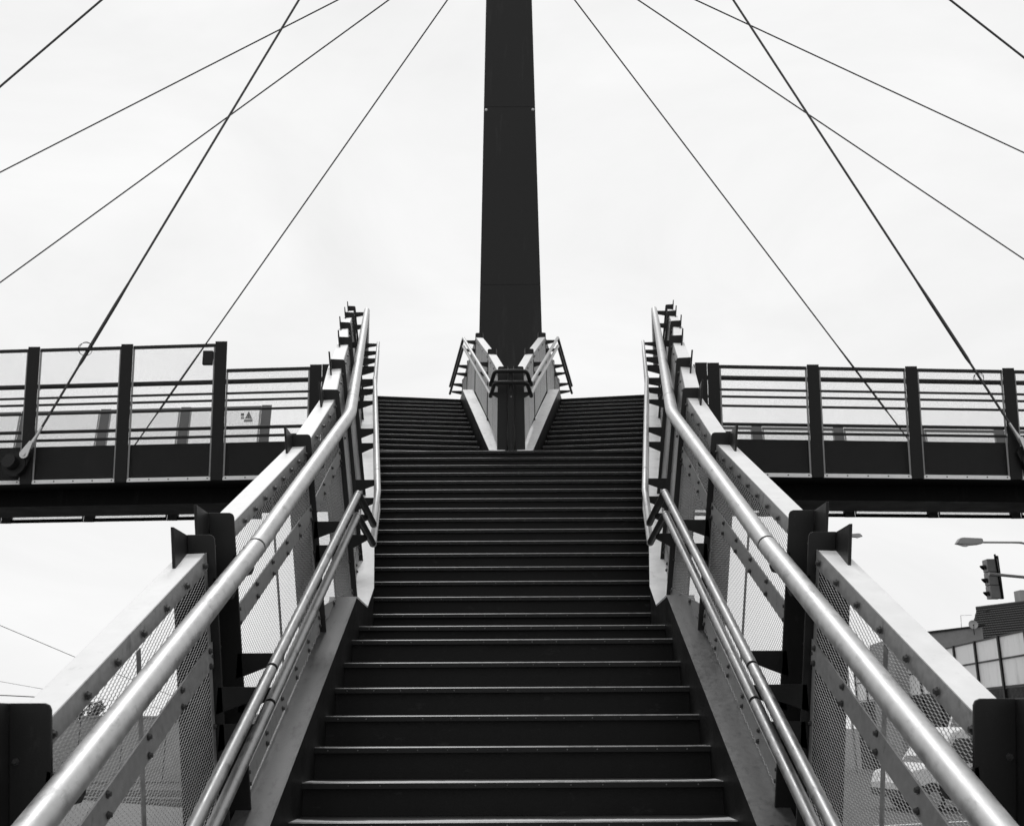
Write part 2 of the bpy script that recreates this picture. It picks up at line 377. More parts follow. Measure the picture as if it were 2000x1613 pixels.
# ------------------------------------------------------------------ railings
def expanded_mesh(name, parent, y0, y1, zb0, zb1, zt0, zt1, xfun, LW, SW, wd, mirror, slope=.14, m='wire', flip=1):
    """expanded-metal sheet: every strand a small tilted ribbon; xfun(Y,Z) is the sheet"""
    a, b = LW / 2, SW / 2
    ni = int((y1 - y0) / a) + 1
    zlo, zhi = min(zb0, zb1) - .4, max(zt0, zt1) + .1
    nj = int((zhi - zlo) / b) + 1
    I, J = np.meshgrid(np.arange(ni), np.arange(nj), indexing='ij'); I, J = I.ravel(), J.ravel()
    amp = .28 * b
    wav = lambda i, j: amp * (1 - 2 * ((i + j) % 2))
    s0, s1 = y0 + I * a, y0 + (I + 1) * a
    S1 = np.stack([s0, zlo + J * b + wav(I, J) + slope * (s0 - y0), s1, zlo + J * b + wav(I + 1, J) + slope * (s1 - y0)], 1)
    k = (I + J) % 2 == 0                                    # short bonds where two strands come close
    S2 = np.stack([s0[k], (zlo + J * b + amp + slope * (s0 - y0))[k], s0[k] + 1e-5, (zlo + (J + 1) * b - amp + slope * (s0 - y0))[k]], 1)
    S = np.concatenate([S1, S2])
    bot = lambda s: zb0 + (zb1 - zb0) * (s - y0) / (y1 - y0); top = lambda s: zt0 + (zt1 - zt0) * (s - y0) / (y1 - y0)
    ok = (S[:, 2] <= y1) & (S[:, 1] > bot(S[:, 0])) & (S[:, 3] > bot(S[:, 2])) & (S[:, 1] < top(S[:, 0])) & (S[:, 3] < top(S[:, 2]))
    S = S[ok]
    dx, dz = S[:, 2] - S[:, 0], S[:, 3] - S[:, 1]; ln = np.hypot(dx, dz); nx, nz = -dz / ln * wd / 2, dx / ln * wd / 2
    tilt = wd * .45 * flip
    def P(s, t, o): return np.stack([xfun(s, t) + o, s, t], 1)
    V = np.stack([P(S[:, 0] + nx, S[:, 1] + nz, tilt), P(S[:, 0] - nx, S[:, 1] - nz, -tilt), P(S[:, 2] - nx, S[:, 3] - nz, -tilt), P(S[:, 2] + nx, S[:, 3] + nz, tilt)], 1).reshape(-1, 3)
    if mirror: V[:, 0] *= -1
    V[:, 2] += H; V -= np.array(BASE[parent.name])
    n = len(S); me = bpy.data.meshes.new(name)
    me.vertices.add(4 * n); me.vertices.foreach_set('co', V.ravel()); me.loops.add(4 * n); me.loops.foreach_set('vertex_index', np.arange(4 * n, dtype=np.int32))
    me.polygons.add(n); me.polygons.foreach_set('loop_start', np.arange(0, 4 * n, 4, dtype=np.int32)); me.update()
    me.materials.append(M[m]); o = bpy.data.objects.new(name, me); col.objects.link(o); o.parent = parent; o['kind'] = 'stuff'
    BASE[o.name] = BASE[parent.name]; return o

LEAN = .125
def post(parent, Y, X, Zt, Zb, ang, mirror, pw=.12, fl=.19, inward=1, lean=LEAN):
    """web plate across the run with rounded inner corner, leaning out; flange along its outer edge"""
    o = Vector((math.cos(ang), -math.sin(ang), 0)) * inward; hd = Vector((math.sin(ang), math.cos(ang), 0))
    T = Vector((X, Y, Zt)); B = Vector((X - lean * (Zt - Zb) * inward, Y, Zb))
    ax = (B - T).normalized(); c = .018
    pts = [T + o * c, T + o * (pw - .001), B + o * (pw - .001), B, T + ax * c, T + ax * (c * .3) + o * (c * .3)]
    m = MB(); m.prism(pts, hd * .014)
    p = m.build('post', M['paint'], parent, mirror, bevel=.0025)
    f = MB(); f.para(T + o * pw - hd * fl, B + o * pw - hd * fl, o * .014, hd * (fl + .09)); f.build('flange', M['paint'], p, mirror, bevel=.0025)
    if Y < 7.9 and inward > 0:
        for dz in (.16, .62): MB().bolt(T + ax * dz + o * (pw - .02), -hd, .008, .010).build('post_bolt', M['bolt'], p, mirror)
    return p

def bracket(parent, root, tip, ang, mirror, h0=.10, h1=.035, nm='bracket'):
    root, tip = Vector(root), Vector(tip); hd = Vector((math.sin(ang), math.cos(ang), 0))
    m = MB(); up = Vector((0, 0, 1))
    m.prism([root + up * .012, tip + up * .012, tip - up * (h1 - .012), root - up * (h0 - .012)], hd * .012)
    return m.build(nm, M['paint'], parent, mirror, bevel=.002)

def railing_bay(parent, a, b, mirror, zbot, LW, SW, wd, detail=2, mid=True, inward=1, pofs=.040, lean=LEAN):
    """panel between posts a and b = (Y, Xtop, Ztop, angle)"""
    Ya, Xa, Za, an = a; Yb, Xb, Zb, _ = b
    ya, yb = Ya + .02, Yb - .004
    f = lambda Y: (Y - Ya) / (Yb - Ya)
    zt = lambda Y: lerp(Za, Zb, f(Y)) - .08                    # cap top
    def XF(Y, Z): return lerp(Xa, Xb, (Y - Ya) / (Yb - Ya)) + (pofs - lean * (lerp(Za, Zb, (Y - Ya) / (Yb - Ya)) - Z)) * inward
    P = lambda Y, Z, o=0: Vector((XF(Y, Z) + o * inward, Y, Z))
    # cap: channel with a lip
    c = MB(); ch, cw = .072, .115
    c.para(P(ya, zt(ya)), P(yb, zt(yb)), (cw * inward, 0, -.004), (-.009 * inward, 0, -ch))
    cp = c.build('cap_rail', M['cap'], parent, mirror, bevel=.004)
    fc = MB(); fc.para(P(ya, zt(ya) + .002, -.0055), P(yb, zt(yb) + .002, -.0055), (.005 * inward, 0, 0), (-.009 * inward, 0, -ch - .004))
    fp = fc.build('cap_face', M['frame'], cp, mirror)
    inn = Vector((-1 * inward, 0, .12))
    if detail:
        bl = MB(); n = max(3, round((yb - ya) / .2)) if detail > 1 else 4
        for i in range(n):
            Y = lerp(ya + .05, yb - .05, i / (n - 1)); bl.bolt(P(Y, zt(Y) - .04, -.011), inn)
        bl.build('bolts', M['bolt'], cp, mirror, kind='stuff')
    # frame bars
    for Y in (ya + .002, yb - .034):
        fr = MB(); fr.para(P(Y, zt(Y) - ch - .006, -.004), P(Y, zbot(Y), -.004), (.004 * inward, 0, 0), (0, .032, .017))
        fr.build('frame_bar', M['frame'], parent, mirror)
    if detail > 1:
        bl = MB()
        for Y in (ya + .018, yb - .018):
            for k in range(5): bl.bolt(P(Y, lerp(zbot(Y) + .1, zt(Y) - .15, k / 4), -.004), inn, .009)
        bl.build('frame_bolts', M['bolt'], parent, mirror, kind='stuff')
    ym = lerp(ya, yb, .47)
    if detail:
        for za_, zb_ in (((zt(ym) - ch - .015, zt(ym) - .385), (zt(ym) - .49, zbot(ym))) if mid else ((zt(ym) - ch - .015, zbot(ym)),)):
            m = MB(); m.para(P(ym, za_, -.003), P(ym, zb_, -.003), (.004 * inward, 0, 0), (0, .034, .018)); m.build('centre_bar', M['frame'], parent, mirror)
    if mid:
        for nm, top, hgt in (('mid_rail', None, .098), ('bottom_rail', .35, .085)):
            zz = (lambda Y: zt(Y) - .38) if top is None else (lambda Y: zbot(Y) + .255)
            m = MB(); m.para(P(ya + .01, zz(ya), -.012), P(yb - .006, zz(yb), -.012), (.007 * inward, 0, 0), (-.012 * inward, 0, -hgt))
            r = m.build(nm, M['frame'], parent, mirror)
            if detail > 1:
                bl = MB(); n = max(3, round((yb - ya) / .28))
                for i in range(n):
                    Y = lerp(ya + .06, yb - .05, i / (n - 1))
                    bl.bolt(P(Y, zz(Y) - .018, -.013), inn, .010); bl.bolt(P(Y, zz(Y) - hgt + .018, -.014), inn, .010)
                bl.build('bolts', M['bolt'], r, mirror, kind='stuff')
    expanded_mesh('mesh_panel', parent, ya + .02, yb - .02, zbot(ya), zbot(yb), zt(ya) - ch * .9, zt(yb) - ch * .9, XF, LW, SW, wd, mirror, m='wire' if inward > 0 else 'cap', flip=inward)  # fork mesh takes the paler cap colour, its skylit brightness painted in

def pipe(parent, pts, r, joints, mirror, name, m='galv', n=20, gap=.007):
    """a pipe broken by dark joint rings at the given fractions of its segments [(seg, t), ...]"""
    pts = [Vector(p) for p in pts]; cuts = sorted(joints)
    runs = []; cur = [pts[0]]
    for i in range(len(pts) - 1):
        for s, t in cuts:
            if s == i:
                c = lerp(pts[i], pts[i + 1], t); dr = (pts[i + 1] - pts[i]).normalized()
                runs.append(cur + [c - dr * gap]); cur = [c + dr * gap]
        cur.append(pts[i + 1])
    runs.append(cur); o = None
    for rn in runs:
        q = MB().tube(rn, r, n).build(name, M[m], parent, mirror); o = o or q
    for s, t in cuts:
        c = lerp(pts[s], pts[s + 1], t); dr = (pts[s + 1] - pts[s]).normalized()
        MB().tube([c - dr * .02, c + dr * .02], r * .88, n).build('joint_ring', M['rubber'], parent, mirror)
    return o
def smooth_bend(a, b, c, rad=.1, n=5):
    a, b, c = Vector(a), Vector(b), Vector(c); u = (a - b).normalized(); v = (c - b).normalized()
    p, q = b + u * rad, b + v * rad
    return [(p * (1 - t) ** 2 + b * 2 * t * (1 - t) + q * t * t) for t in [k / n for k in range(n + 1)]]

POST = [(3.175, 1.313, .073, 0), (4.693, 1.305, .818, 0), (4.991, 1.304, .973, 0), (6.723, 1.295, 1.821, 0), (7.80, 1.303, 2.463, R(3)),
        (8.69, 1.412, 3.011, A8), (10.40, 1.634, 3.845, A8), (12.33, 1.952, 4.75, A8), (14.4, 2.238, 5.70, A8), (16.4, 2.526, 6.60, A8), (18.3, 2.80, 6.80, A8), (19.75, 3.0, 6.80, A8)]
def zbot_main(Y):
    if Y < 7.3: return Zn(Y) + .10
    if Y < 8.3: return max(.70, Zu(Y) + .15)
    if Y < 13.1: return Zu(Y) + .15
    return min(Zw(Y), ZP) + .12
side = {True: 'left', False: 'right'}
for mir in (True, False):
    sg = -1 if mir else 1
    lo = thing('stair_railing', (sg * 1.3, 4.5, -1.0), f'{side[mir]} railing of the lower flight: bolted mesh panels, fat pipe and twin handrails', 'railing', 'stair railings')
    hi = thing('stair_railing', (sg * 1.6, 10.5, 1.2), f'{side[mir]} outer railing of the upper stairs climbing steeply to the bridge', 'railing', 'stair railings')
    for i, (Y, X, Zt, an) in enumerate(POST):
        pr = lo if i <= 3 else hi
        zb = zbot_main(Y) - .38
        post(pr, Y, X, Zt, zb, an, mir)
    bays = [(0, 1), (2, 3), (3, 4), (4, 5), (5, 6), (6, 7), (7, 8), (8, 9), (9, 10), (10, 11)]
    for a, b in bays:
        near = b <= 4; pr = lo if b <= 3 else hi
        zb = zbot_main
        railing_bay(pr, POST[a], POST[b], mir, (lambda Y, p=POST[a][0], q=POST[b][0]: lerp(zbot_main(p + .02), zbot_main(q - .02), (Y - p) / (q - p))),
                    *((.032, .0215, .0022) if near else (.05, .03, .0042)), detail=2 if b <= 5 else 1)
    # big pipe
    pl = lambda Y: .818 + (.531 if Y > 5.043 else .487) * (Y - 5.043)
    bend = smooth_bend((1.2, 5, pl(5)), (1.2, 7.73, pl(7.73)), (2.366, 16.6, 6.60), .16, 6)
    pA = [(1.2, .9, pl(.9)), (1.2, 5.043, pl(5.043))]
    path = [Vector((1.2, .9, pl(.9)))] + bend + [Vector((2.366, 16.6, 6.60)), Vector((2.80, 19.8, 6.60))]
    L0 = bend[0].y - .9
    k = len(bend)
    pipe(lo, [path[0], Vector((1.2, 5.043, pl(5.043))), Vector((1.2, 7.2, pl(7.2)))], .046, [(0, .997)], mir, 'top_pipe', n=28, gap=.011)
    pipe(hi, [Vector((1.2, 7.2, pl(7.2)))] + path[1:], .046, [(k, .055), (k, .36)], mir, 'top_pipe', n=24)
    for Y, X, Zt, an in POST:
        if Y < 7.9:
            z = pl(Y); q = hi if Y > 7 else lo
            Xp = X - LEAN * (Zt - z)
            m = MB(); m.prism([(Xp + .01, Y, z - .02), (1.2, Y, z - .05), (1.2, Y, z - .082), (1.21, Y, z - .105), (Xp + .01, Y, z - .13)], (0, .035, 0)); m.build('pipe_lug', M['paint'], q, mir)
        else:
            f = (Y - 7.73) / (16.6 - 7.73); f = min(f, 1)
            z = min(lerp(pl(7.73), 6.6, f), 6.6); xp = lerp(1.2, 2.366, (Y - 7.73) / 8.87); Xp = X - LEAN * (Zt - z)
            bracket(hi, (Xp + .02, Y, z - .02), (xp, Y, z - .02), an, mir, .09, .05, 'pipe_lug')
    # twin handrails
    HXX = 1.05
    for nm, h, rad, jt in (('handrail', .91, .0255, .62), ('lower_handrail', .76, .0255, .60)):
        zl = Zn(7.25) + h
        p0 = Vector((HXX, 1.2, Zn(1.2) + h)); b1 = Vector((HXX, 7.25, zl)); b2 = Vector((HXX, 8.10, zl - .05))
        zu0 = zl - .05
        pipe(lo, [p0, b1], rad, [(0, (4.83 - 1.2) / 6.05)], mir, nm, 'galv_thin', gap=.012)
        MB().tube([lerp(p0, b1, .994)] + smooth_bend(p0, b1, b2, .035, 4) + [b2], rad * 1.01, 18).build('landing_bend', M['paint'], lo, mir)
        u1 = Vector((Xs(12.9) + .03, 12.95, Zu(12.8) + h + .08)); wv = Vector((XO(13.4) + .02, 13.4, Zw(13.4) + h + .02)); t1 = Vector((XO(17.5) - .02, 17.5, ZP + h + .13)); t2 = Vector((XO(19.9), 19.9, ZP + h + .13))
        mid_ = Vector((HXX + .005, 8.35, Zu(8.35) + h + .02))
        pipe(hi, [b2 + Vector((0, .02, -.01)), mid_, u1, wv, t1], rad, [(1, .12), (1, .98), (3, .8)], mir, nm)
        MB().tube([t1, t2], rad, 12).build('platform_handrail', M['paint'], hi, mir)
        # brackets from the posts, and between them on the upper run
        for i, (Y, X, Zt, an) in enumerate(POST):
            if Y < 7.0: z = Zn(Y) + h; xt = HXX
            elif Y < 8.2: z = zl - .03; xt = HXX
            elif Y < 13: z = lerp(mid_.z, u1.z, (Y - 8.35) / (12.95 - 8.35)); xt = lerp(mid_.x, u1.x, (Y - 8.35) / 4.6)
            elif Y < 17.5: z = lerp(wv.z, t1.z, (Y - 13.4) / 4.1); xt = lerp(wv.x, t1.x, (Y - 13.4) / 4.1)
            else: z = ZP + h + .13; xt = lerp(t1.x, t2.x, (Y - 17.5) / 2.4)
            Xp = X - LEAN * (Zt - z)
            bracket(lo if i <= 3 else hi, (Xp + .02, Y, z - .018), (xt, Y, z - .018), 0 if Y < 8 else an, mir, .115, .04)
        for Y in (13.4, 15.4, 17.4):
            z = lerp(wv.z, t1.z, (Y - 13.4) / 4.1); xt = lerp(wv.x, t1.x, (Y - 13.4) / 4.1)
            bracket(hi, (xt + .27, Y - .03, z - .018), (xt, Y, z - .018), A8, mir, .10, .04)

# ---- the V of railings inside the fork
VP_ = [(13.12, .165, 4.44), (14.86, .336, 5.30), (17.06, .592, 6.37), (18.7, .80, 6.45), (19.8, .94, 6.45)]
for mir in (True, False):
    sg = -1 if mir else 1
    vr = thing('fork_railing', (sg * .4, 15, 3.3), f'{side[mir]} arm of the V shaped railing in the stair fork before the pylon', 'railing', 'stair railings')
    for (Y, X, Zt) in VP_:
        post(vr, Y, X, Zt, (min(Zw(Y), ZP) if Y > 13.2 else 3.247) - .1, -AW, mir, pw=.115, fl=.03, inward=-1, lean=.012)
    for i in range(4):
        a, b = VP_[i], VP_[i + 1]
        railing_bay(vr, (*a, AW), (*b, AW), mir, (lambda Y, p=a[0], q=b[0]: lerp(min(Zw(p), ZP) + .12, min(Zw(q), ZP) + .12, (Y - p) / (q - p))), .05, .03, .006, detail=1, mid=False, inward=-1, pofs=.012, lean=.012)
    for nm, dz in (('handrail', 0), ('lower_handrail', -.15)):
        z0 = 4.25 + dz; zt_ = ZP + 1.02 + dz
        e = (.39, 13.5, z0 + .13); pA = Vector((.262, 13.22, z0))
        xt = lambda Y: lerp(.262, .80, (Y - 13.22) / 4.05)
        p1 = Vector((xt(17.3), 17.3, zt_ + .02)); p2 = Vector((xt(20.0) + .02, 20.0, zt_ + .02))
        pipe(vr, [pA, p1], .0235, [(0, .13)], mir, nm, n=14)
        MB().tube([p1, p2], .0235, 12).build('platform_handrail', M['paint'], vr, mir)
        for Y, X, Zt in VP_:
            f = (Y - 13.22) / (17.3 - 13.22); z = lerp(z0, zt_ + .02, min(max(f, 0), 1)); xx = xt(Y)
            bracket(vr, (X + .0, Y, z - .015), (xx, Y, z - .015), -AW, mir, .08, .035)
fe = thing('fork_end_rail', (0, 13.1, 3.25), 'dark pipe post with two bent loops closing the fork railing', 'railing')
MB().tube([(0, 13.02, 3.24), (0, 13.02, 4.30)], .042, 18).build('pipe_post', M['paint'], fe)
for dz in (0, -.15):
    z = 4.29 + dz; pts = [Vector((-.262, 13.22, z - .07))] + smooth_bend((-.262, 13.22, z - .07), (-.20, 12.92, z + .02), (.20, 12.92, z + .02), .07, 5) + smooth_bend((-.20, 12.92, z + .02), (.20, 12.92, z + .02), (.262, 13.22, z - .07), .07, 5) + [Vector((.262, 13.22, z - .07))]
    MB().tube(pts, .025, 14).build('loop_rail', M['paint'], fe)
    MB().box(-.006, .006, 12.93, 13.0, z - .10, z + .02).build('loop_bracket', M['paint'], fe)
MB().tube([(0.003, 12.974, 3.99), (0.003, 12.968, 3.99)], .011, 12).build('sticker', M['edge'], fe)

# ------------------------------------------------------------------ pylon
py = thing('pylon', (0, 19.4, -H), 'tall tapering dark steel pylon standing in the stair fork', 'pylon')
PW = lambda z: .583 - .01577 * (z - 7.16)          # half width
def pyl(z0, z1, nm):
    m = MB(); a, b = PW(z0), PW(z1); fy = 18.9
    m.hexa([(-a, fy, z0), (a, fy, z0), (a, fy + 1.0, z0), (-a, fy + 1.0, z0), (-b, fy, z1), (b, fy, z1), (b, fy + 1.0, z1), (-b, fy + 1.0, z1)]); return m.build(nm, M['pylon'], py, bevel=.006)
ZS = [-H, 2.2, 8.02, 11.83, 17.0, 25.2]
for i in range(5): pyl(ZS[i] + .004, ZS[i + 1] - .004, 'shaft_section')
for z in ZS[1:5]:
    a = PW(z) - .004; MB().box(-a, a, 18.905, 19.895, z - .02, z + .02).build('shaft_joint', M['pylon'], py)
for x in (-1, 1): MB().bolt((x * (PW(11.75) - .045), 18.9, 11.77), (0, -1, 0), .022, .02).build('joint_bolt', M['clevis'], py)
MB().hexa([(-.9, 18.6, -H), (.9, 18.6, -H), (.9, 20.2, -H), (-.9, 20.2, -H), (-.8, 18.7, -H + .5), (.8, 18.7, -H + .5), (.8, 20.1, -H + .5), (-.8, 20.1, -H + .5)]).build('base_block', M['concrete'], py)

# ------------------------------------------------------------------ the footbridge behind
YB = lambda x: 20.0 + .07 * (abs(x) - 3.5)
YF = lambda x: YB(x) + 3.4
br = thing('footbridge', (0, 22, -H), 'dark steel footbridge deck crossing behind the stairs', 'bridge')
for mir in (True, False):
    E_ = 46
    def slab(ya, yb, z0, z1, nm, m, x0=0.0):
        MB().hexa([(x0, YB(x0) + ya, z0), (x0, YB(x0) + yb, z0), (x0, YB(x0) + yb, z1), (x0, YB(x0) + ya, z1), (E_, YB(E_) + ya, z0), (E_, YB(E_) + yb, z0), (E_, YB(E_) + yb, z1), (E_, YB(E_) + ya, z1)]).build(nm, m, br, mir)
    slab(.12, 3.3, 4.62, ZP, 'deck_slab', M['under'])
    slab(.9, 2.0, 4.30, 4.62, 'girder', M['under'])
    MB().box(20, 20.5, YB(20) + 1.2, YB(20) + 1.7, -H, 4.3).build('pier', M['concrete'], br, mir)

def parapet(name, label, mirror, xs, near, ztop, zbot, group, tall_from=None, handrails=True, start=None):
    sg = -1 if mirror else 1
    p = thing(name, (sg * (xs[0] + xs[-1]) / 2, (YB if near else YF)(xs[0]), zbot), label, 'parapet', group)
    YY = YB if near else YF; dn = -1 if near else 1
    def ZT_(i): return ztop if tall_from is None or i < tall_from else ztop + .51
    fr = lambda x, z: (x, YY(x) + dn * (.02 + LEAN * (z - ZP)), z)
    for i, x in enumerate(xs):
        m = MB(); zt = ZT_(i); hw = .114
        a, b = fr(x, zt), fr(x, zbot)
        m.para((a[0] - hw, a[1] + dn * .03, a[2]), (b[0] - hw, b[1] + dn * .03, b[2]), (2 * hw, 0, 0), (0, -dn * .02, 0)); m.build('post', M['paint' if near else 'farpost'], p, mirror)
    for i in range(len(xs) - 1):
        x0, x1 = xs[i] + .118, xs[i + 1] - .118; zt = min(ZT_(i + 1), ZT_(i)) if tall_from is None or i + 1 != tall_from else ztop
        if tall_from is not None and i >= tall_from: zt = ztop + .51
        zt -= .03
        lines = [(zt, .065, 'frame'), (6.27, .04, 'paint'), (5.44, .05, 'paint'), (zbot + .075, .075, 'frame')]
        for z, hh, mt in lines:
            if z > zt or (not near and z in (6.27, 5.44)): continue
            m = MB(); a, b = fr(x0, z), fr(x1, z); m.para((a[0], a[1] - .0, a[2]), (b[0], b[1], b[2]), (0, -dn * .03, 0), (0, 0, -hh))
            m.build('frame_rail', M['cap' if z == zbot + .075 and near else 'paint' if near or z == zbot + .075 else 'farpost'], p, mirror)
        for x in (x0, x1 - .035):
            m = MB(); a, b = fr(x, zt), fr(x, zbot); m.para(a, b, (.035, 0, 0), (0, -dn * .012, 0)); m.build('frame_bar', M['frame'], p, mirror)
        bl = MB()
        for k in range(5):
            x = lerp(x0 + .06, x1 - .06, k / 4); a = fr(x, zbot + .04); bl.bolt((a[0], a[1] + dn * .001, a[2]), (0, dn, 0), .014, .012)
        bl.build('bolts', M['bolt'], p, mirror, kind='stuff')
        v = MB(); c = [fr(x0, zbot), fr(x1, zbot), fr(x1, zt), fr(x0, zt)]
        c = [(q[0], q[1] - dn * .016, q[2]) for q in c]; v.add(c, [(0, 1, 2, 3)]); v.build('mesh_panel', M['veil' if near else 'veil_far'], p, mirror)
    if handrails:
        xa, xb = xs[0] - .1, xs[-1] + .1
        for nm, z, r, off in (('top_pipe', 6.58, .05, .16), ('handrail', 6.21, .026, .2), ('lower_handrail', 6.02, .026, .2), ('foot_pipe', 5.63, .035, .14)):
            MB().tube([(xa, YY(xa) - dn * off, z), (xb, YY(xb) - dn * off, z)], r, 10).build(nm, M['paint'], p, mirror)
        for x in xs:
            for z in (6.58, 6.20, 6.02, 5.62):
                a = fr(x, z); MB().box(x - .012, x + .012, *sorted((a[1], YY(x) - dn * .19)), z - .06, z).build('bracket', M['paint'], p, mirror)
    return p
XL = [1.9 + .3] ; XL = [3.77 + 1.885 * i for i in range(0, 12)]; XR = [3.92 + 1.965 * i for i in range(0, 12)]
gp = 'bridge parapets'
parapet('bridge_parapet', 'near left bridge parapet with tall mesh panels and a black box', True, XL, True, 6.757, 4.575, gp, tall_from=1)
parapet('bridge_parapet', 'near right bridge parapet of mesh panels between dark posts', False, XR, True, 6.757, 4.575, gp)
XLF = [5.62 + 1.9 * i for i in range(0, 13)]; XRF = [3.7 + 1.9 * i for i in range(0, 13)]
parapet('bridge_parapet', 'far left bridge parapet seen through the near mesh, carrying a warning triangle', True, XLF, False, 7.15, 4.43, gp, handrails=False)
parapet('bridge_parapet', 'far right low bridge parapet glimpsed through the near mesh', False, XRF, False, 6.57, 4.43, gp, handrails=False)
# joining short parapets from the wing rails to the bridge rails
for mir in (True, False):
    parapet('bridge_parapet', f'short {side[mir]} parapet piece between stair railing and bridge', mir, [3.02, XL[0] - .24 if mir else XR[0] - .24], True, 6.757, 4.575, gp)
# far side between
parapet('bridge_parapet', 'far middle bridge parapet hidden behind the pylon and stair wings', False, [-3.6, -1.8, 0, 1.8, 3.45], False, 6.57, 4.43, gp, handrails=False)
bx = MB().box(-6.0, -5.81, YB(5.8) - .30, YB(5.8) - .21, 6.80, 7.08).build('junction_box', M['paint'], bevel=.008)
tag(bx, 'small black box mounted high on the left bridge parapet beside a post', 'box')
# warning plate
wsn = thing('warning_sign', (-5.97, YF(5.9) - .25, 6.1), 'triangular warning sign with plate below on the far left parapet', 'sign')
yw = YF(5.9) - .10
def at(u, v, Y):
    th = R(PITCH); x = (u - 998) / 2108; y = (806.5 - v) / 2108
    dx, dy, dz = x, math.cos(th) - y * math.sin(th), math.sin(th) + y * math.cos(th)
    return Vector((dx * Y / dy, Y, dz * Y / dy))
def plate(px, nm, m, par, off=0.0):
    q = [at(u, v, yw - off) for u, v in px]; MB().prism(q, (0, .004, 0)).build(nm, m, par)
plate([(478, 815), (486, 800.5), (492.5, 815)], 'triangle', M['signdark'], wsn)
plate([(480, 814), (486, 803), (490.8, 814)], 'triangle_field', M['sticker'], wsn, .006)
plate([(485.2, 806), (487, 806), (485.8, 809), (487, 809), (484.7, 813), (485.4, 810), (484.3, 810)], 'lightning_bolt', M['signdark'], wsn, .012)
plate([(476.5, 822), (476.5, 816.5), (493, 815.8), (493, 821)], 'text_plate', M['sticker'], wsn, .001)
nt_ = MB().prism([at(470.5, 815.5, yw), at(470.5, 804.5, yw), at(476.6, 804.5, yw), at(476.6, 815.5, yw)], (0, .004, 0)).build('notice', M['paintwhite'])
tag(nt_, 'tiny white notice with dark bands beside the warning triangle', 'sign')
for a, b in ((804.5, 808), (813.5, 815.5)):
    MB().prism([at(470.4, b, yw - .006), at(470.4, a, yw - .006), at(476.7, a, yw - .006), at(476.7, b, yw - .006)], (0, .004, 0)).build('dark_band', M['signdark'], nt_)

# ------------------------------------------------------------------ stay cables
def stay(label, A, T, r, sleeve=True):
    A, T = Vector(A), Vector(T); dr = (T - A).normalized(); ln = (T - A).length
    c = thing('stay_cable', A, label, 'cable', 'stay cables')
    MB().tube([A + dr * .55, T], r, 8).build('cable', M['cable'], c)
    if sleeve:
        a0 = 2.0; a1 = 3.9
        MB().tube([A + dr * a0, A + dr * (a0 + .12), A + dr * (a1 - .5), A + dr * a1], [r * 1.15, r * 1.55, r * 1.5, r * 1.05], 10).build('sleeve', M['cable'], c)
    MB().tube([A + dr * .15, A + dr * .3, A + dr * .42, A + dr * .62], [r * 2.3, r * 1.9, r * 1.25, r * 1.1], 10).build('clevis', M['clevis'], c)
    n = Vector((0, -1, 0)); sd_ = dr.cross(n).normalized()
    e = [A + dr * math.cos(k * math.pi / 6) * .085 * -1 + sd_ * math.sin(k * math.pi / 6) * .085 for k in range(-3, 4)] + [A + dr * .28 + sd_ * r * 1.4, A + dr * .28 - sd_ * r * 1.4]
    MB().prism([q + n * .05 for q in e], n * .03).build('clevis_eye', M['clevis'], c)
    MB().tube([A + n * .04, A + n * .10], .036, 12).build('clevis_pin', M['clevis'], c)
    return c
T1, T2 = (0, 19.2, 24.0), (0, 19.45, 16.95)
near_r, far_r = .0235, .0155
stay('near left stay cable anchored by the round hub at the left frame edge', (-9.40, 20.26, 5.10), T1, near_r)
stay('short outer left stay cable crossing the top left corner', (-19.06, 20.95, 5.10), T1, near_r)
stay('steepest thin left stay cable, nearest the pylon, ending behind the parapet', (-9.16, 23.9, 5.3), T2, far_r)
stay('middle thin left stay cable crossing the thick one at left', (-18.6, 24.55, 5.3), T2, far_r)
stay('flattest thin left stay cable running to the left frame edge', (-27.44, 25.17, 5.3), T2, far_r)
stay('near right stay cable with wire loop reaching the right frame edge', (10.0, 20.30, 5.10), T1, near_r)
stay('short outer right stay cable crossing the top right corner', (20.46, 21.0, 5.10), T1, near_r)
stay('steepest thin right stay cable, nearest the pylon, ending behind the parapet', (9.72, 23.93, 5.3), T2, far_r)
stay('middle thin right stay cable crossing the thick one at right', (19.8, 24.64, 5.3), T2, far_r)
stay('flattest thin right stay cable running to the right frame edge', (29.58, 25.32, 5.3), T2, far_r)
MB_ = MB().box(-.25, .25, 19.1, 19.6, 23.7, 24.3).build('cable_head', M['pylon'], py)
for mir, x, lb in ((True, 9.62, 'round dark anchor hub under the left stay cable'), (False, 10.12, 'round dark anchor hub under the right stay cable')):
    sg = -1 if mir else 1; y = YB(x) - .12
    h = thing('anchor_hub', (sg * x, y, 4.6), lb, 'anchor', 'cable anchor hubs')
    MB().tube([(x, y - .02, 4.93), (x, y + .3, 4.93)], .225, 32).build('disc', M['paint'], h, mir)
    MB().tube([(x + .045, y - .16, 4.965), (x + .02, y, 4.94)], .135, 32).build('cap', M['paint'], h, mir)
    MB().prism([(x - .24, y, 4.9), (x - .30, y, 5.08), (x - .2, y, 5.2), (x + .02, y, 5.18), (x + .2, y, 4.95)], (0, .03, 0)).build('lug_plate', M['paint'], h, mir)
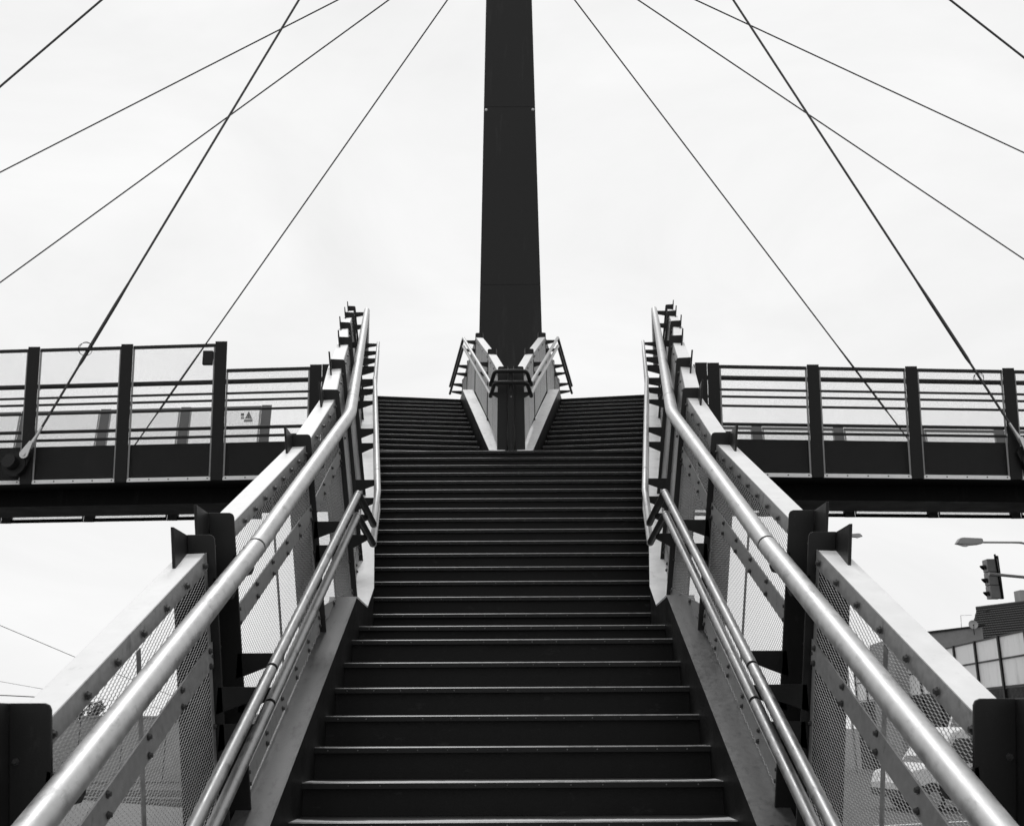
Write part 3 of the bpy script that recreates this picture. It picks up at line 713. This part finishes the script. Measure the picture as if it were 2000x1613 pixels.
for A, T, f, lb, rd in (((-9.40, 20.26, 5.10), T1, None, 'loop of loose wire hanging on the left stay cable', .135), ((10.0, 20.30, 5.10), T1, None, 'loop of loose wire hanging on the right stay cable', .095)):
    A, T = Vector(A), Vector(T); dr = (T - A).normalized(); c = A + dr * ((7.22 if A.x < 0 else 6.55) - A.z) / dr.z
    ctr = c + Vector((-.06 if A.x < 0 else -.03, -.02, 0)); pts = [ctr + Vector((math.cos(a) * rd, math.sin(a * 1.5) * .03, math.sin(a) * rd)) for a in [k * math.pi / 10 for k in range(33)]]
    o = MB().tube(pts, .006, 6).build('wire_loop', M['rubber']); tag(o, lb, 'wire', 'wire loops')

# ------------------------------------------------------------------ street beyond
def gpt(u, v, z=-H):
    """ground point seen at pixel (u, v)"""
    th = R(PITCH); x = (u - 998) / 2108; y = (806.5 - v) / 2108
    dx, dy, dz = x, math.cos(th) - y * math.sin(th), math.sin(th) + y * math.cos(th); k = z / dz
    return Vector((dx * k, dy * k, z))
def strip(pts, wd, z, name, m, hgt=.004):
    mb = MB(); ps = [Vector((p[0], p[1], 0)) for p in pts]
    for i in range(len(ps) - 1):
        a, b = ps[i], ps[i + 1]; n = Vector((-(b - a).y, (b - a).x, 0)).normalized() * wd / 2
        mb.para(a - n + Vector((0, 0, z)), b - n + Vector((0, 0, z)), n * 2, (0, 0, hgt))
    return mb
# paved island and kerb on the left
pv = MB(); pv.prism([(-60, 15, -H - .02), (-3.5, 15, -H - .02), (-6, 30, -H - .02), (-24, 46, -H - .02), (-60, 50, -H - .02)], (0, 0, .14)).build('pavement', M['paving'])['kind'] = 'structure'
arc = lambda r0, a0, a1, cx, cy, n=26: [(cx + r0 * math.cos(R(lerp(a0, a1, k / n))), cy + r0 * math.sin(R(lerp(a0, a1, k / n)))) for k in range(n + 1)]
for i, r0 in enumerate((24.0, 25.5, 28.5, 30.0)):
    o = strip(arc(r0, 62, 185, -19, 13), .09, -H + .122 if False else -H + .004, 'x', None, .13).build('tram_rail', M['rail'])
    tag(o, f'{["innermost", "second innermost", "second outermost", "outermost"][i]} curved steel tram rail on the street at left', 'rail', 'tram rails')
for i, (a, b) in enumerate((((8.2, 24), (13.6, 26.4)), ((8.6, 27.4), (14, 30)), ((9.5, 20.6), (14, 22.3)))):
    o = strip([a, b], .16, -H + .004, 'x', None).build('road_line', M['paintwhite']); o['kind'] = 'structure'

def wheel(par, c, ax, r=.34, wdt=.22):
    c = Vector(c); ax = Vector(ax).normalized()
    t = MB().tube([c - ax * wdt / 2, c - ax * wdt * .4, c + ax * wdt * .4, c + ax * wdt / 2], [r * .92, r, r, r * .92], 24).build('tyre', M['tyre'], par)
    MB().tube([c - ax * (wdt / 2 + .006), c + ax * (wdt / 2 + .006)], r * .58, 16).build('rim', M['lampgrey'], t)
def van(label, x, y, ang, Ln, Ht, body='vanwhite', nose=.9):
    v = thing('parked_van', (x, y, -H), label, 'van', 'vans parked by the kerb')
    ca, sa = math.cos(ang), math.sin(ang)
    W = lambda a, b, c: Vector((x + a * ca - b * sa, y + a * sa + b * ca, -H + c))
    hw = .98
    prof = [(0, .35), (-.02, .75), (.12, 1.05), (nose, 1.22), (nose + .75, Ht - .12), (nose + 1.2, Ht), (Ln - .15, Ht - .02), (Ln, Ht - .3), (Ln, .35)]
    bd = MB(); bd.prism([W(a, -hw, c) for a, c in prof], W(0, hw, 0) - W(0, -hw, 0)); b = bd.build('body', M[body], v, bevel=.05)
    for s in (-1, 1):
        yy = s * (hw + .004); o = W(0, s * .006, 0) - W(0, 0, 0)
        MB().prism([W(a, yy, c) for a, c in ((nose + .30, 1.28), (nose + .80, Ht - .30), (nose + 1.55, Ht - .30), (nose + 1.55, 1.28))], o).build('door_window', M['glass'], v)
        MB().prism([W(a, yy, c) for a, c in ((nose + 1.66, .45), (nose + 1.66, Ht - .22), (nose + 1.68, Ht - .22), (nose + 1.68, .45))], o).build('door_seam', M['stickerdark'], v)
        MB().prism([W(a, yy, c) for a, c in ((.3, .58), (Ln - .1, .58), (Ln - .1, .70), (.3, .70))], o).build('side_moulding', M['stickerdark'], v)
        MB().prism([W(nose + .42, s * (hw + .02), 1.3), W(nose + .42, s * (hw + .22), 1.3), W(nose + .42, s * (hw + .22), 1.62), W(nose + .42, s * (hw + .02), 1.62)], W(.1, 0, 0) - W(0, 0, 0)).build('mirror', M['stickerdark'], v)
        for a in (.85, Ln - 1.0):
            MB().prism([W(a + .42 * math.cos(k * math.pi / 8), yy, .36 + .42 * math.sin(k * math.pi / 8)) for k in range(9)], o).build('wheel_arch', M['stickerdark'], v)
            wheel(v, W(a, s * (hw - .06), .34), W(0, 1, 0) - W(0, 0, 0))
        MB().prism([W(-.02, s * .62, .72), W(-.02, s * .92, .72), W(.09, s * .92, 1.0), W(.09, s * .62, 1.0)], W(-.02, 0, 0) - W(0, 0, 0)).build('headlight', M['lens'], v)
    q = [(nose + .06, 1.27), (nose + .70, Ht - .22)]
    n = (W(-.012, 0, .012) - W(0, 0, 0))
    MB().hexa([W(q[0][0], -.86, q[0][1]), W(q[0][0], .86, q[0][1]), W(q[1][0], .78, q[1][1]), W(q[1][0], -.78, q[1][1])] + [p + n for p in (W(q[0][0], -.86, q[0][1]), W(q[0][0], .86, q[0][1]), W(q[1][0], .78, q[1][1]), W(q[1][0], -.78, q[1][1]))]).build('windscreen', M['glass'], v)
    MB().prism([W(-.03, -.9, .38), W(-.03, .9, .38), W(-.03, .9, .58), W(-.03, -.9, .58)], W(-.05, 0, 0) - W(0, 0, 0)).build('bumper', M['stickerdark'], v)
    return v
van('white delivery van facing left behind the right railing mesh', 10.7, 32.6, R(8), 5.2, 2.25)
van('taller white van standing behind the delivery van at right', 14.8, 40.0, R(12), 6.0, 2.95)

# glazed screen building on the right
sb = thing('glazed_screen', (18.5, 42, -H), 'translucent panelled screen wall with dark posts at the right edge', 'wall')
hd5 = R(4.5); SX = lambda t: 17.0 + math.sin(hd5) * t; SY = lambda t: 30 + math.cos(hd5) * t
NB = 12; st_ = 2.6
for i in range(NB + 1):
    t = 2.4 + i * st_
    MB().para((SX(t), SY(t), -H), (SX(t), SY(t), 3.14), (-.07, 0, 0), (0, .12, 0)).build('post', M['paint'], sb)
for i in range(NB):
    t0, t1 = 2.4 + i * st_ + .12, 2.4 + (i + 1) * st_
    for z0, z1 in ((1.36, 2.28), (2.34, 3.08)):
        MB().para((SX(t0), SY(t0), z0), (SX(t1), SY(t1), z0), (.02, 0, 0), (0, 0, z1 - z0)).build('pane', M['panel'], sb)
    for z in (1.30, 2.28, 3.08):
        MB().para((SX(t0) - .03, SY(t0), z), (SX(t1) - .03, SY(t1), z), (.06, 0, 0), (0, 0, .06)).build('transom', M['paint'], sb)
    rb = MB()
    for k in range(21):
        t = lerp(t0, t1, k / 21); rb.para((SX(t), SY(t), -H), (SX(t + .07), SY(t + .07), -H), (.04, 0, 0), (0, 0, 3.58))
    rb.build('ribbed_sheet', M['paint'], sb, kind='stuff')
    MB().para((SX(t0) + .05, SY(t0), -H), (SX(t1) + .05, SY(t1), -H), (.02, 0, 0), (0, 0, 3.55)).build('backing_sheet', M['under'], sb)
# plastered house with tiled roof beyond
hs = thing('tiled_house', (27, 62, -H), 'house with dark ribbed tile roof above the screen wall at right', 'house')
yh = 56
a, b, c_, d_ = at(1905, 1196, yh), at(2060, 1178, yh - 2), at(1900, 1240, yh - 2.4), at(2060, 1252, yh - 5.4)
ro = MB(); nrow = 15
for k in range(nrow):
    f0, f1 = k / nrow, (k + 1.25) / nrow
    p, q, p2, q2 = lerp(a, at(1888, 1264, yh - 3.4), f0), lerp(b, d_, f0), lerp(a, at(1888, 1264, yh - 3.4), f1), lerp(b, d_, f1)
    off = Vector((0, -.06, .07))
    ro.hexa([p, q, q + Vector((0, 0, -.03)), p + Vector((0, 0, -.03)), p2 + off, q2 + off, q2 + off + Vector((0, 0, -.05)), p2 + off + Vector((0, 0, -.05))])
    for j in range(34):
        g0 = (j + .5 * (k % 2)) / 34; s0 = lerp(p, q, g0); s1 = lerp(p2 + off, q2 + off, g0); e = (q - p).normalized() * .09
        ro.para(s0 + Vector((0, 0, .0)), s1, e, (0, -.02, .045))
ro.build('roof', M['tile'], hs, kind='stuff')
MB().tube([a + Vector((0, 0, .06)), b + Vector((0, 0, .06))], .13, 10).build('ridge_tile', M['tile'], hs)
for u, v in ((1919.5, 1203), (1944, 1201), (1968, 1198)):
    q = at(u, v, yh - .6); MB().para(q, q + Vector((.22, 0, 0)), (0, -.25, .02), (0, 0, .16)).build('vent_tile', M['tile'], hs)
q1, q2 = at(1890, 1258, yh - 2.6), at(2060, 1246, yh - 4.6)
MB().hexa([(q1.x + .3, q1.y, -H), (q2.x, q2.y, -H), (q2.x, q2.y + 6, -H), (q1.x + .3, q1.y + 6, -H), (q1.x + .3, q1.y, q1.z - .6), (q2.x, q2.y, q1.z - .6), (q2.x, q2.y + 6, q1.z - .6), (q1.x + .3, q1.y + 6, q1.z - .6)]).build('wall', M['plaster'], hs)
cq = at(1994, 1186, yh - 1); MB().box(cq.x, cq.x + .7, cq.y, cq.y + .7, cq.z - 1, cq.z + .75).build('chimney', M['concrete'], hs)
gh = thing('flat_roof_block', (20, 54, -H), 'grey plastered block with thin dark roof edge beside the tiled house', 'building')
g1, g2 = at(1740, 1249, 53), at(1916, 1228, 50)
MB().hexa([(g1.x, g1.y, -H), (g2.x, g2.y, -H), (g2.x + .5, g2.y + 5, -H), (g1.x + .5, g1.y + 5, -H), g1, g2, (g2.x + .5, g2.y + 5, g2.z), (g1.x + .5, g1.y + 5, g1.z)]).build('wall', M['plaster'], gh)
MB().para(g1 + Vector((-.1, -.12, 0)), g2 + Vector((.1, -.12, 0)), (0, .3, 0), (0, 0, .09)).build('roof_edge', M['paint'], gh)
ds = thing('satellite_dish', at(1898, 1232, 50.2), 'small round satellite dish on the grey block roof edge', 'satellite dish')
cdish = at(1899, 1223.5, 50.0); nrm = Vector((-.25, -1, .25)).normalized()
dm = MB(); ring = []; uu = nrm.orthogonal().normalized(); vv = nrm.cross(uu)
for rr_, dd in ((0.001, -.05), (.10, -.04), (.18, -.015), (.205, 0)): ring.append([cdish + nrm * dd + (uu * math.cos(k * math.pi / 12) + vv * math.sin(k * math.pi / 12)) * rr_ for k in range(24)])
for i in range(3): dm.add(ring[i] + ring[i + 1], [(k, (k + 1) % 24, 24 + (k + 1) % 24, 24 + k) for k in range(24)])
dm.smooth = True; dm.build('bowl', M['lampgrey'], ds)
MB().tube([cdish - vv * 0 + Vector((0, 0, -.2)), cdish + nrm * .2 + Vector((0, 0, -.05))], .014, 6).build('feed_arm', M['paint'], ds)
MB().tube([cdish - nrm * .05, cdish - nrm * .06 + Vector((0, 0, -.45))], .02, 6).build('mast', M['paint'], ds)
an = thing('roof_antenna', at(1876, 1232, 51), 'thin wire antenna on the flat roof', 'antenna')
MB().tube([at(1876, 1232, 51), at(1874.5, 1206, 51)], .012, 6).build('mast', M['lampgrey'], an); MB().tube([at(1874, 1206, 51), at(1896, 1205, 51)], .008, 6).build('boom', M['lampgrey'], an)

# street lamps and signal
def lamp(label, tipu, tipv, sockv, Y, Ln, pole_dx, sgn):
    """head points along -sgn x; pole on the sgn side"""
    tip = at(tipu, tipv, Y); t = thing('street_lamp', (tip.x + sgn * pole_dx, Y, -H), label, 'street lamp', 'street lamps')
    X = lambda a, z, y=0: Vector((tip.x + sgn * a, Y + y, tip.z + z))
    s = Ln
    top = [(0, 0), (.06 * s, .09 * s), (.15 * s, .20 * s), (.28 * s, .225 * s), (.95 * s, .19 * s), (1.0 * s, .16 * s), (1.0 * s, 0.0), (.85 * s, -.015 * s), (.5 * s, -.03 * s), (.12 * s, -.03 * s)]
    MB().prism([X(a, z, -.13 * s) for a, z in top], (0, .26 * s, 0)).build('housing', M['lampgrey'], t, bevel=.03 * s)
    MB().prism([X(a, z, -.135 * s) for a, z in ((0, 0), (1.0 * s, .005 * s), (.85 * s, -.03 * s), (.5 * s, -.06 * s), (.2 * s, -.035 * s))], (0, .27 * s, 0)).build('rim', M['signal'], t)
    ln = [(.1 * s, -.035 * s), (.5 * s, -.04 * s), (.42 * s, -.11 * s), (.3 * s, -.10 * s)]
    MB().prism([X(a, z, -.09 * s) for a, z in ln], (0, .18 * s, 0)).build('lens', M['lens'], t, bevel=.02 * s)
    arm = [X(1.0 * s, .05 * s), X(1.0 * s + (pole_dx - s) * .6, .04 * s)] + [X(pole_dx - .35 * s * (1 - k / 4) ** 1.5 * 1.6, .03 * s - .6 * s * (k / 4) ** 1.8) for k in range(5)] + [Vector((tip.x + sgn * pole_dx, Y, -H))]
    MB().tube(arm, [.03, .03] + [.034] * 5 + [.07], 10).build('pole', M['signal'], t)
lamp('large street lamp head reaching in from the right edge', 1865, 1066, 0, 32.0, .80, 2.4, 1)
lamp('small distant street lamp head beside the right stair post', 1683, 1051, 0, 58, .75, 1.45, -1)
tl = thing('traffic_light', at(2040, 1420, 25), 'three lamp traffic light seen from the side on a mast arm', 'traffic light')
T0, B0 = at(1934, 1097, 25), at(1944, 1174, 25)
ax = (B0 - T0).normalized(); px = Vector((1, 0, 0)) - ax * ax.x; px.normalize()
ln_ = (B0 - T0).length
for k in range(3):
    p = T0 + ax * ln_ * (k / 3 + .002); q = T0 + ax * ln_ * ((k + 1) / 3 - .002)
    s_ = MB(); s_.para(p - px * .16 + Vector((0, -.14, 0)), q - px * .16 + Vector((0, -.14, 0)), px * .26, (0, .28, 0)); o = s_.build('lamp_unit', M['signal'], tl, bevel=.02)
    c = lerp(p, q, .5) - px * .16
    vs = MB(); n = 12
    rgA = [c + (ax * -math.cos(R(-120 + 240 * j / n)) + Vector((0, 1, 0)) * math.sin(R(-120 + 240 * j / n))) * .07 + ax * .04 for j in range(n + 1)]
    rgB = [c - px * (.12 * max(.15, math.cos(R(-120 + 240 * j / n) * .7))) + (ax * -math.cos(R(-120 + 240 * j / n)) + Vector((0, 1, 0)) * math.sin(R(-120 + 240 * j / n))) * .07 + ax * .06 for j in range(n + 1)]
    vs.add(rgA + rgB, [(j, j + 1, n + 2 + j, n + 1 + j) for j in range(n)]); vs.build('visor', M['paint'], o)
MB().para(T0 + px * .10 + Vector((0, -.05, 0)) - ax * .08, B0 + px * .10 + Vector((0, -.05, 0)), px * .06, (0, .1, 0)).build('mounting_rail', M['paint'], tl)
MB().para(T0 + px * .02 + Vector((0, -.16, 0)) - ax * .1, B0 + px * .06 + Vector((0, -.16, 0)) + ax * .02, px * .035, (0, .03, 0)).build('conduit', M['rubber'], tl)
MB().tube([at(1930, 1125, 24.8), at(2042, 1136, 24.8)], .035, 12).build('mast_arm', M['lampgrey'], tl)
pb = at(2044, 1137, 24.8); MB().tube([(pb.x, pb.y, -H), (pb.x, pb.y, pb.z + .4)], .09, 14).build('pole', M['lampgrey'], tl)

# left background: low wall, lattice mast, overhead wires
wl = thing('street_wall', (-30, 52, -H), 'long low dark wall across the street seen through the left mesh', 'wall')
for k in range(26):
    x = -58 + k * 2.0; h = 2.75 + .12 * math.sin(k * 1.7)
    MB().box(x, x + 1.96, 52 + .02 * (k % 2), 52.4, -H, -H + h).build('wall_panel', M['concrete'], wl)
    MB().box(x - .03, x + 1.99, 51.95, 52.45, -H + h, -H + h + .08).build('coping', M['concrete'], wl)
def tree(label, x, y, h, n=900, seed=1):
    rnd = random.Random(seed); t = thing('tree', (x, y, -H), label, 'tree', 'trees behind the street wall')
    tk = MB().tube([(x, y, -H), (x + .1, y, -H + h * .45), (x, y, -H + h * .8)], [.16, .11, .03], 8)
    for k in range(6):
        a = rnd.random() * 6.28; z = -H + h * (.4 + .08 * k); tk.tube([(x + .05, y, z), (x + math.cos(a) * h * .2, y + math.sin(a) * h * .2, z + h * .15)], [.05, .015], 5)
    tk.build('trunk', M['bark'], t)
    m = MB(); cl = [(rnd.uniform(-.28, .28) * h, rnd.uniform(-.28, .28) * h, rnd.uniform(.42, .92) * h, rnd.uniform(.10, .2) * h) for _ in range(16)]
    for k in range(n):
        cx, cy, cz, cr = rnd.choice(cl); v = Vector((rnd.gauss(0, 1), rnd.gauss(0, 1), rnd.gauss(0, 1))).normalized() * cr * rnd.random() ** .4
        p = Vector((x + cx, y + cy, -H + cz)) + v; u = Vector((rnd.gauss(0, 1), rnd.gauss(0, 1), rnd.gauss(0, .6))).normalized(); w_ = u.orthogonal().normalized(); s = rnd.uniform(.09, .2)
        m.add([p - u * s, p + w_ * s * .5, p + u * s, p - w_ * s * .5], [(0, 1, 2, 3)])
    m.build('crown', M['hedge'], t)
for k, (x, y, h) in enumerate(((-33, 56, 3.9), (-27.5, 58, 3.5), (-22, 57, 3.8), (-17.5, 60, 3.6))):
    tree(['bushy low tree furthest left behind the street wall', 'second low tree from the left behind the wall', 'third low tree from the left behind the wall', 'low tree nearest the stairs behind the left wall'][k], x, y, h, 900, k + 3)
lm = thing('lattice_mast', at(178, 1420, 64), 'small lattice mast rising behind the left railing mesh', 'mast')
cx_, cz_ = at(174, 1420, 64), at(180, 1367, 64)
for s in (-.22, .22): MB().tube([(cx_.x + s, 64, -H), (cz_.x + s, 64, cz_.z)], .04, 6).build('chord', M['paint'], lm)
for k in range(9):
    f0, f1 = k / 9, (k + 1) / 9; sg = 1 if k % 2 else -1
    MB().tube([(lerp(cx_.x, cz_.x, f0) - .22 * sg, 64, lerp(-H, cz_.z, f0)), (lerp(cx_.x, cz_.x, f1) + .22 * sg, 64, lerp(-H, cz_.z, f1))], .025, 5).build('lacing', M['paint'], lm)
def wire(label, pts, r=.012):
    o = MB().tube(pts, r, 6).build('overhead_wire', M['rubber']); tag(o, label, 'wire', 'overhead tram wires')
wire('overhead wire slanting down at the far left below the bridge', [at(-200, 1131, 34), at(12, 1222, 38), at(157, 1284, 42), at(420, 1390, 52)], .011)
wire('faint upper overhead wire low at the left edge', [at(-160, 1297, 60), at(12, 1328, 60), at(100, 1344, 60), at(420, 1398, 60)], .010)
wire('level overhead wire low at the left edge', [at(-160, 1347, 48), at(12, 1353, 48), at(84, 1357, 48)], .020)
wire('short oblique wire stay above the left post', [at(84, 1357, 48), at(62, 1368, 48), at(-30, 1412, 48)], .016)
